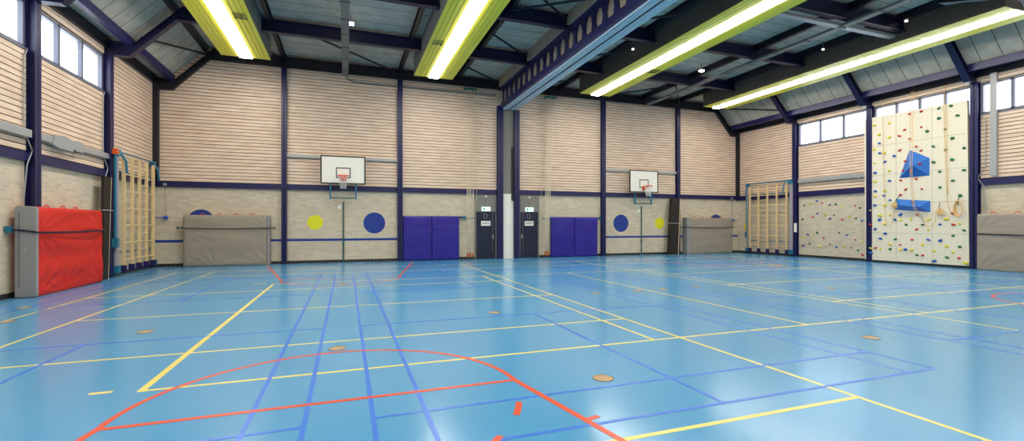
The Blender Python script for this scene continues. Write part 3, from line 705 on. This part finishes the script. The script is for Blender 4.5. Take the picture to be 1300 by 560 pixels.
# ------------------------------------------------------------------ fold-out climbing frames
def climbing_frame(xw, sg, yu, ya, yb, lb):
    """xw wall plane, sg into the room, yu upright positions from near to far, ya near post y, yb far post y"""
    t = thing('wall_bars', lb, 'climbing frame', (xw+sg*0.2, (ya+yb)/2, 0), 'folding wooden climbing frames')
    X = lambda d: xw+sg*d
    for i, y in enumerate(yu):
        u = MB(); a, b = sorted((X(0.22), X(0.31))); u.box(a, y-0.032, 0.30, b, y+0.032, 3.95)
        o = u.build('upright', M['pale_wood'], t)
        B(X(0.18), y-0.05, 0.12, X(0.34), y+0.05, 0.34).build('rubber_foot', M['foot'], o)
    dense = 2 if sg > 0 else (len(yu)-3)
    for i in range(len(yu)-1):
        step = 0.285 if (i == (2 if sg > 0 else 2) and sg > 0) or (i == 2 and sg < 0) else 0.57
        z = 0.52
        while z < 3.9:
            MB().tube((X(0.265), yu[i], z), (X(0.265), yu[i+1], z), 0.025, 7).build('rung', M['pale_wood'], t); z += step
    # grey padded post at the near end, slim post at the far end
    po = B(X(0.10), ya-0.09, 0.33, X(0.26), ya+0.09, 3.92).build('padded_post', M['pad'], t, bevel=0.02)
    B(X(0.08), ya-0.12, 0.12, X(0.30), ya+0.12, 0.36).build('post_foot', M['teal'], po); B(X(0.08), ya-0.10, 3.90, X(0.30), ya+0.14, 4.12).build('post_head', M['teal'], po)
    po = B(X(0.10), yb-0.05, 0.30, X(0.18), yb+0.05, 3.95).build('far_post', M['grey_steel'], t)
    B(X(0.08), yb-0.08, 0.12, X(0.26), yb+0.08, 0.33).build('post_foot', M['teal'], po); B(X(0.06), yb-0.1, 3.92, X(0.22), yb+0.1, 4.14).build('post_head', M['teal'], po)
    MB().tube((X(0.18), ya, 4.07), (X(0.18), yb, 4.10), 0.028, 8).build('top_bar', M['teal'], t)
    MB().tube((X(0.10), ya, 0.78), (X(0.10), yb, 0.78), 0.022, 8).build('lower_bar', M['teal'], t)
    MB().tube((X(0.12), ya, 3.45), (X(0.12), yb, 3.45), 0.03, 8).build('upper_bar', M['teal'], t)
    for y in (ya+0.35, yb-0.1):
        MB().path([(X(0.2), y, 4.05), (X(0.34), y+0.02, 3.8), (X(0.36), y+0.05, 3.40)], 0.035, 8).build('folding_arm', M['teal'], t)
    yc = ya-0.2 if sg > 0 else yb+0.12
    xt = 0.27 if sg > 0 else 0.10
    MB().tube((X(xt), yc, 1.0), (X(xt), yc, 4.05), 0.04, 8).build('crank_tube', M['teal'], t)
    B(X(xt-0.06), yc-0.10, 0.95, X(xt+0.08), yc+0.06, 1.25).build('crank_box', M['teal'], t)
    if sg > 0: B(X(0.16), ya-0.24, 3.93, X(0.33), ya-0.1, 4.11).build('motor_cap', M['orange'], t)
climbing_frame(L, 1, [18.78, 19.42, 20.02, 20.64, 21.28], 18.38, 21.62, 'wooden folding climbing frame with teal fittings on the left wall')
climbing_frame(R, -1, [18.54, 19.14, 19.75, 20.35, 20.95], 18.30, 21.22, 'wooden folding climbing frame with teal fittings on the right wall')
tag(B(R-0.02, 21.46, 1.42, R, 21.62, 1.76).build('notice_card', M['tagy'], loc=(R, 21.55, 1.5)), 'small yellow notice on the brick left of the right climbing frame', 'notice')

# ------------------------------------------------------------------ benches stored upright
def bench(pts, wood, lb, root_loc, bar):
    t = thing('gym_bench', lb, 'bench', root_loc, 'upright dark gym benches')
    MB().prism(pts[0], pts[1], pts[2], pts[3]).build('bench_board', M['bench'], t)
    MB().prism(wood, pts[1], pts[2]-0.0, pts[3]).build('wooden_edge', M['pale_wood'], t)
    MB().tube(bar[0], bar[1], 0.018, 6).build('retaining_bar', M['grey_steel'], t)
bench(([(17.32,0.0),(17.66,0.0),(17.86,3.16),(17.42,3.16)], 'x', L+0.21, L+0.29), [(17.86,3.16),(17.89,3.16),(17.69,0.0),(17.66,0.0)], 'dark gym bench stored upright against the left wall behind the red mat', (L+0.2, 17.5, 0), ((L+0.32, 17.2, 2.12), (L+0.32, 17.9, 2.12)))
bench(([(17.22,0.0),(17.80,0.0),(17.93,3.19),(17.40,3.19)], 'y', D-0.46, D-0.22), [(17.80,0.0),(17.84,0.0),(17.97,3.19),(17.93,3.19)], 'dark gym bench stored upright against the back wall right of the right basket', (17.5, D-0.2, 0), ((17.0, D-0.48, 1.78), (18.0, D-0.48, 1.78)))

# ------------------------------------------------------------------ trunking and conduits on the side walls
t = thing('wall_trunking', 'light grey steel trunking along the left wall boards below the windows', 'trunking', (L+0.1, 16, 3.8), 'grey wall trunking')
m = MB(); m.box(L+0.1, 8, 3.74, L+0.18, 14.2, 3.92); m.box(L+0.08, 14.6, 3.76, L+0.16, 18.2, 3.92); m.build('channel', M['grey_steel'], t)
m = MB(); m.prism([(15.0,3.72),(15.3,3.66),(15.9,3.66),(15.95,3.74),(16.1,3.70),(16.45,3.70),(16.5,3.98),(16.2,4.0),(15.9,3.96),(15.6,4.02),(15.1,3.98)], 'x', L+0.12, L+0.2); m.build('mounting_plate', M['grey_steel'], t)
t = thing('wall_trunking', 'light grey steel trunking along the right wall boards beside the small boulder wall', 'trunking', (R-0.1, 16, 4.0), 'grey wall trunking')
B(R-0.18, 14.6, 3.90, R-0.1, 17.95, 4.08).build('channel', M['grey_steel'], t)
m = MB(); m.prism([(14.75,3.88),(15.6,3.92),(15.7,4.10),(15.3,4.14),(15.1,4.06),(14.75,4.1)], 'x', R-0.2, R-0.12); m.build('mounting_plate', M['grey_steel'], t)
tag(B(R-0.16, 10.02, 3.5, R-0.04, 10.20, 7.3).build('vertical_channel', M['grey_steel'], loc=(R-0.1, 10.1, 3.5)), 'vertical grey channel crossing the window and boards at the right edge', 'channel')
for x, y, sg, lb in ((L, 14.28, 1, 'left window bay and near column'), (L, 18.02, 1, 'left climbing frame'), (R, 10.52, -1, 'right edge window')):
    tag(MB().path([(x+sg*0.06, y-0.02-0.12*0, 5.85), (x+sg*0.07, y-0.16, 5.6), (x+sg*0.07, y-0.16, 3.9), (x+sg*0.12, y+0.05, 3.45), (x+sg*0.12, y-0.14, 3.1), (x+sg*0.05, y-0.14, 2.2)], 0.014, 6).build('cable_conduit', M['grey_steel'], loc=(x, y, 2.2)), 'thin pale cable conduit beside the '+lb, 'conduit', 'thin wall conduits')
tag(B(R-0.24, 17.98, 1.3, R-0.2, 18.12, 1.78).build('white_box', M['white'], loc=(R-0.22, 18.05, 1.3)), 'small white box on the navy post beside the boulder wall', 'box')

# ------------------------------------------------------------------ tall climbing panel
PX = R-0.17
t = thing('rock_climbing_wall', 'tall cream climbing panel on the right wall reaching up over the window', 'climbing wall', (PX, 12.7, 0.0), kind='thing')
m = MB(); m.prism([(10.80,0.10),(14.58,0.10),(14.62,6.55),(10.86,6.48)], 'x', PX, R-0.03); m.build('board', M['panel'], t)
m = MB()
for z in (1.32, 2.6, 3.9, 5.22): m.box(PX-0.003, 10.82, z-0.006, PX, 14.58, z+0.006)
for y in (12.0, 13.3): m.box(PX-0.003, y-0.005, 0.1, PX, y+0.005, 6.5)
m.build('panel_seam', M['tnut'], t)
m = MB()
for i in range(19):
    for j in range(32):
        y, z = 10.98+0.195*i, 0.25+0.197*j; m.box(PX-0.003, y-0.008, z-0.008, PX-0.0, y+0.008, z+0.008)
m.build('bolt_holes', M['tnut'], t)
B(PX-0.02, 10.80, 0.0, R-0.02, 14.58, 0.10).build('plinth', M['black'], t)
t = thing('climbing_volume', 'large blue pyramid shaped volume on the upper half of the tall climbing panel', 'climbing volume', (PX, 12.6, 4.2))
ap = (PX-0.38, 12.5, 4.16); q = [(12.80,4.86),(12.08,4.42),(12.08,3.70),(13.18,3.70)]
m = MB(); p = [(PX, a, b) for a, b in q]
for i in range(4): m.quad(p[i], p[(i+1) % 4], ap)
m.quad(*p); m.build('pyramid', M['vol'], t)
t = thing('climbing_volume', 'long blue wedge shaped volume below the pyramid on the tall climbing panel', 'climbing volume', (PX, 12.7, 2.5))
q = [(13.30,2.80),(12.05,2.66),(12.05,2.20),(13.30,2.34)]; r1, r2 = (PX-0.26, 13.05, 2.52), (PX-0.26, 12.30, 2.42); p = [(PX, a, b) for a, b in q]
m = MB(); m.quad(p[0], p[1], r2, r1); m.quad(p[1], p[2], r2); m.quad(p[2], p[3], r1, r2); m.quad(p[3], p[0], r1); m.quad(*p); m.build('wedge', M['vol'], t)
# ropes on the panel
RX = PX-0.06
ropes = [('leftmost', [[(13.80,6.47),(13.78,5.2),(13.76,3.97),(13.71,2.2),(13.67,1.85),(13.63,1.67),(13.57,1.60),(13.50,1.64),(13.43,1.85),(13.38,2.15),(13.31,2.49)]], (13.31,2.53), (13.11,2.96)),
         ('middle', [[(12.58,7.25),(12.55,4.83),(12.52,3.51),(12.41,2.37),(12.35,2.1),(12.22,1.78)],[(12.51,7.25),(12.47,3.83),(12.38,2.45),(12.31,2.0),(12.22,1.72),(12.08,1.60),(11.95,1.66),(11.85,1.84),(11.76,2.16)]], (11.68,2.20), (11.68,2.56)),
         ('rightmost', [[(11.58,6.47),(11.54,5.2),(11.49,3.42),(11.47,2.79),(11.41,2.33),(11.34,2.18),(11.22,2.12),(11.14,2.2)],[(11.50,6.47),(11.46,3.4),(11.45,2.9)]], (11.08,2.30), (11.07,2.76))]
for nm, strands, coil, qd in ropes:
    t = thing('belay_rope', 'tan belay rope with coiled end hanging on the climbing panel, %s of three' % nm, 'rope', (RX, coil[0], coil[1]), 'tan belay ropes on the climbing panel')
    m = MB()
    for s in strands: m.path([(PX-0.42 if nm == 'middle' and 2.3 < b < 5.2 else RX-(0.2 if nm == 'middle' and b >= 2.05 else 0), a, b) for a, b in s], 0.010, 6)
    m.build('rope', M['rope'], t, smooth=True)
    if nm == 'rightmost':
        m = MB()
        for k_ in range(6): m.path([(RX-0.02-0.015*k_, coil[0]+(0.09+0.008*k_)*math.cos(a), coil[1]+(0.26+0.01*k_)*math.sin(a)) for a in [2*PI*i/20 for i in range(20)]], 0.014, 6, closed=True)
    else:
        m = MB()
        for k_ in range(6):
            m.path([(RX-0.02-0.02*random.random(), coil[0]+0.10*math.cos(a+k_)*(0.6+0.4*random.random()), coil[1]+0.12*math.sin(a*1.0)*(0.7+0.4*random.random())) for a in [2*PI*i/12 for i in range(12)]], 0.014, 6, closed=True)
        m.path([(RX-0.03, coil[0]-0.05, coil[1]-0.05), (RX-0.04, coil[0]-0.16, coil[1]-0.14)], 0.02, 6); m.path([(RX-0.03, coil[0]+0.1, coil[1]+0.02), (RX-0.03, coil[0]+0.17, coil[1]+0.0)], 0.022, 6)
    m.build('coil', M['rope'], t, smooth=True)
    MB().path([(RX-0.02, qd[0], qd[1]), (RX-0.05, (qd[0]+coil[0])/2+0.03, (qd[1]+coil[1])/2+0.02), (RX-0.03, coil[0], coil[1]+0.12)], 0.012, 6).build('sling', M['black'], t)
t = thing('top_rope_anchor', 'pale rope rigging from the eave beam above the climbing panel', 'anchor', (R-0.3, 12.5, 7.3))
m = MB()
for y in (13.8, 12.55, 11.55): m.path([(R-0.15, y+0.12, 7.28), (RX, y, 7.05), (R-0.15, y-0.12, 7.28)], 0.010, 5); m.tube((RX, y, 7.05), (RX, y, 6.5), 0.009, 5)
m.build('rigging', M['rope'], t)
# climbing holds
YEL = [(14.19,6.17),(13.57,6.15),(13.98,5.72),(13.57,5.52),(14.18,5.08),(13.77,4.87),(14.17,4.47),(13.57,4.06),(14.14,3.63),(13.75,3.19),(14.15,2.98),(13.75,2.55),(14.34,2.34),(13.53,2.13),(13.94,2.10),(13.13,1.90),(12.73,1.92),(13.75,1.72),(13.53,0.83),(13.92,0.61),(14.33,0.62),(12.32,0.82),(13.13,0.62),(12.72,0.61),(12.12,1.89),(12.12,1.47),(11.51,1.91),(11.09,1.72),(12.31,0.86),(11.50,0.83),(11.91,0.62),(11.30,0.61),(10.89,0.20)]
BLU = [(13.98,5.33),(13.95,4.89),(13.37,4.68),(13.75,4.47),(14.14,4.03),(13.56,3.62),(14.14,3.20),(13.77,2.98),(13.54,2.77),(14.16,2.56),(13.96,1.91),(13.34,1.91),(13.13,2.12),(14.14,1.50),(13.73,1.30),(13.93,1.07),(12.94,0.63),(12.12,1.07),(14.32,0.41),(11.72,1.70),(11.71,1.05),(11.92,0.21)]
RED = [(12.79,6.38),(12.37,6.39),(12.97,5.74),(13.18,5.52),(12.37,5.74),(12.78,5.32),(13.16,4.89),(12.55,4.96),(12.37,4.76),(12.92,4.40),(12.98,4.0),(12.31,4.20),(12.64,3.95),(12.55,3.60),(13.12,3.60),(12.94,3.19),(12.35,3.17),(13.13,2.97),(12.62,2.62),(12.51,2.11),(12.53,1.49),(14.35,1.70),(12.70,1.06),(13.14,0.82),(14.14,0.64),(12.32,0.42),(11.30,2.13),(11.29,1.69),(11.11,0.39)]
GRN = [(12.16,5.53),(11.76,6.37),(11.36,6.37),(11.76,5.97),(11.15,5.95),(11.54,5.49),(11.32,5.09),(11.95,4.87),(11.53,4.67),(10.95,4.65),(11.94,4.23),(11.32,4.25),(11.73,3.82),(10.95,3.80),(11.30,3.42),(12.92,1.69),(13.33,1.06),(13.53,0.62),(12.52,0.42),(12.32,1.69),(11.72,3.19),(11.07,2.82),(10.95,1.47),(11.29,1.25),(11.08,0.83),(11.49,0.39)]
WG = [(17.72,2.71),(16.05,2.71),(14.91,2.48),(17.81,1.98),(16.13,2.17),(15.09,1.99),(17.00,1.29),(17.42,0.72),(15.89,1.30),(15.00,0.48)]
WY = [(17.37,2.79),(15.78,2.59),(16.58,2.21),(15.40,2.08),(17.28,1.10),(16.88,0.59),(15.65,0.68),(14.80,0.90),(17.80,1.04)]
WBl = [(17.03,2.90),(16.35,2.69),(16.99,2.27),(16.34,1.99),(14.82,1.88),(17.51,1.19),(15.52,1.19),(17.73,0.61),(16.02,0.59)]
WR = [(16.74,2.80),(15.13,2.60),(17.23,2.09),(15.74,1.95),(16.66,1.02),(15.12,0.98),(17.80,0.61),(16.34,0.72),(15.31,0.60),(14.80,0.29)]
def hold_mesh(seed):
    random.seed(seed); w, h, d = random.uniform(0.055, 0.085), random.uniform(0.035, 0.055), random.uniform(0.04, 0.06)
    m = MB(); m.sphere((0, 0, 0), 1.0, 10, 7, (d, w, h), 0.16)
    me = bpy.data.meshes.new('climbing_hold'); me.from_pydata(m.v, [], m.f); me.update()
    for p in me.polygons: p.use_smooth = True
    return me
HM = {}
def volume_x(y, z):
    """how far a bolted volume stands off the board at this spot"""
    for poly, ap_, h in (([(12.80,4.86),(12.08,4.42),(12.08,3.70),(13.18,3.70)], (12.5,4.16), 0.38), ([(13.30,2.80),(12.05,2.66),(12.05,2.20),(13.30,2.34)], (12.68,2.47), 0.26)):
        rs = []
        for i in range(4):
            a, b = poly[i], poly[(i+1) % 4]
            cr = lambda p: (b[0]-a[0])*(p[1]-a[1])-(b[1]-a[1])*(p[0]-a[0])
            rs.append(cr((y, z))/cr(ap_))
        if min(rs) > 0: return h*min(1, min(rs))
    return 0
for c in ('yellow', 'blue', 'red', 'green'):
    HM[c] = []
    for i in range(3):
        me = hold_mesh(hash(c) % 7+i*13 if False else len(c)*5+i*13); me.materials.append(M['h_'+c]); HM[c].append(me)
ROWW = ['bottom row', 'second row', 'low rows', 'lower middle rows', 'middle rows', 'upper middle rows', 'high rows', 'rows near the top edge']
used = {}
def place_holds(pts, col, x, where, group, z0, z1, y0, y1, scl):
    for i, (y, z) in enumerate(pts):
        o = bpy.data.objects.new('climbing_hold', HM[col][i % 3]); C.objects.link(o); o.location = (x-(volume_x(y, z) if z0 < 1 and y1 < 15 else 0), y, z)
        o.rotation_euler = (random.uniform(-0.6, 0.6), 0, 0); s = scl*random.uniform(0.85, 1.15); o.scale = (s, s, s)
        nx = min(5, int((y1-y)/(y1-y0)*6)); nz = min(11, int((z1-z)/(z1-z0)*12))
        hx = ['left edge', 'left part', 'just left of middle', 'just right of middle', 'right part', 'right edge'][nx]
        hz = '%s level from top' % ['first','second','third','fourth','fifth','sixth','seventh','eighth','ninth','tenth','eleventh','twelfth'][nz]
        lb = '%s climbing hold, %s, %s, %s' % (col, hx, hz, where)
        tag(o, lb, 'climbing hold', group)
for pts, col in ((YEL,'yellow'),(BLU,'blue'),(RED,'red'),(GRN,'green')):
    place_holds(pts, col, PX-0.015, 'tall cream panel', 'climbing holds on the tall cream panel', 0.1, 6.5, 10.8, 14.6, 1.0)
for pts, col in ((WY,'yellow'),(WBl,'blue'),(WR,'red'),(WG,'green')):
    place_holds(pts, col, R-0.015, 'brick boulder wall', 'climbing holds on the brick boulder wall', 0.1, 3.1, 14.6, 17.9, 0.85)

# ------------------------------------------------------------------ light, sky, camera
w = bpy.data.worlds.new('sky'); bpy.context.scene.world = w; w.use_nodes = True
bg = w.node_tree.nodes['Background']; bg.inputs[0].default_value = (0.86, 0.93, 1.0, 1); bg.inputs[1].default_value = 5.5
cam = bpy.data.cameras.new('camera'); co = bpy.data.objects.new('camera', cam); C.objects.link(co)
cam.sensor_width = 36; cam.lens = 36*588/1300; cam.shift_y = 6.3/1300
co.location = (0, 0, 1.656); co.rotation_euler = (PI/2, 0, -0.344)
bpy.context.scene.camera = co
vs = bpy.context.scene.view_settings
vs.view_transform = 'Standard'; vs.look = 'None'; vs.gamma = 1; vs.use_curve_mapping = False; vs.exposure = 0.12
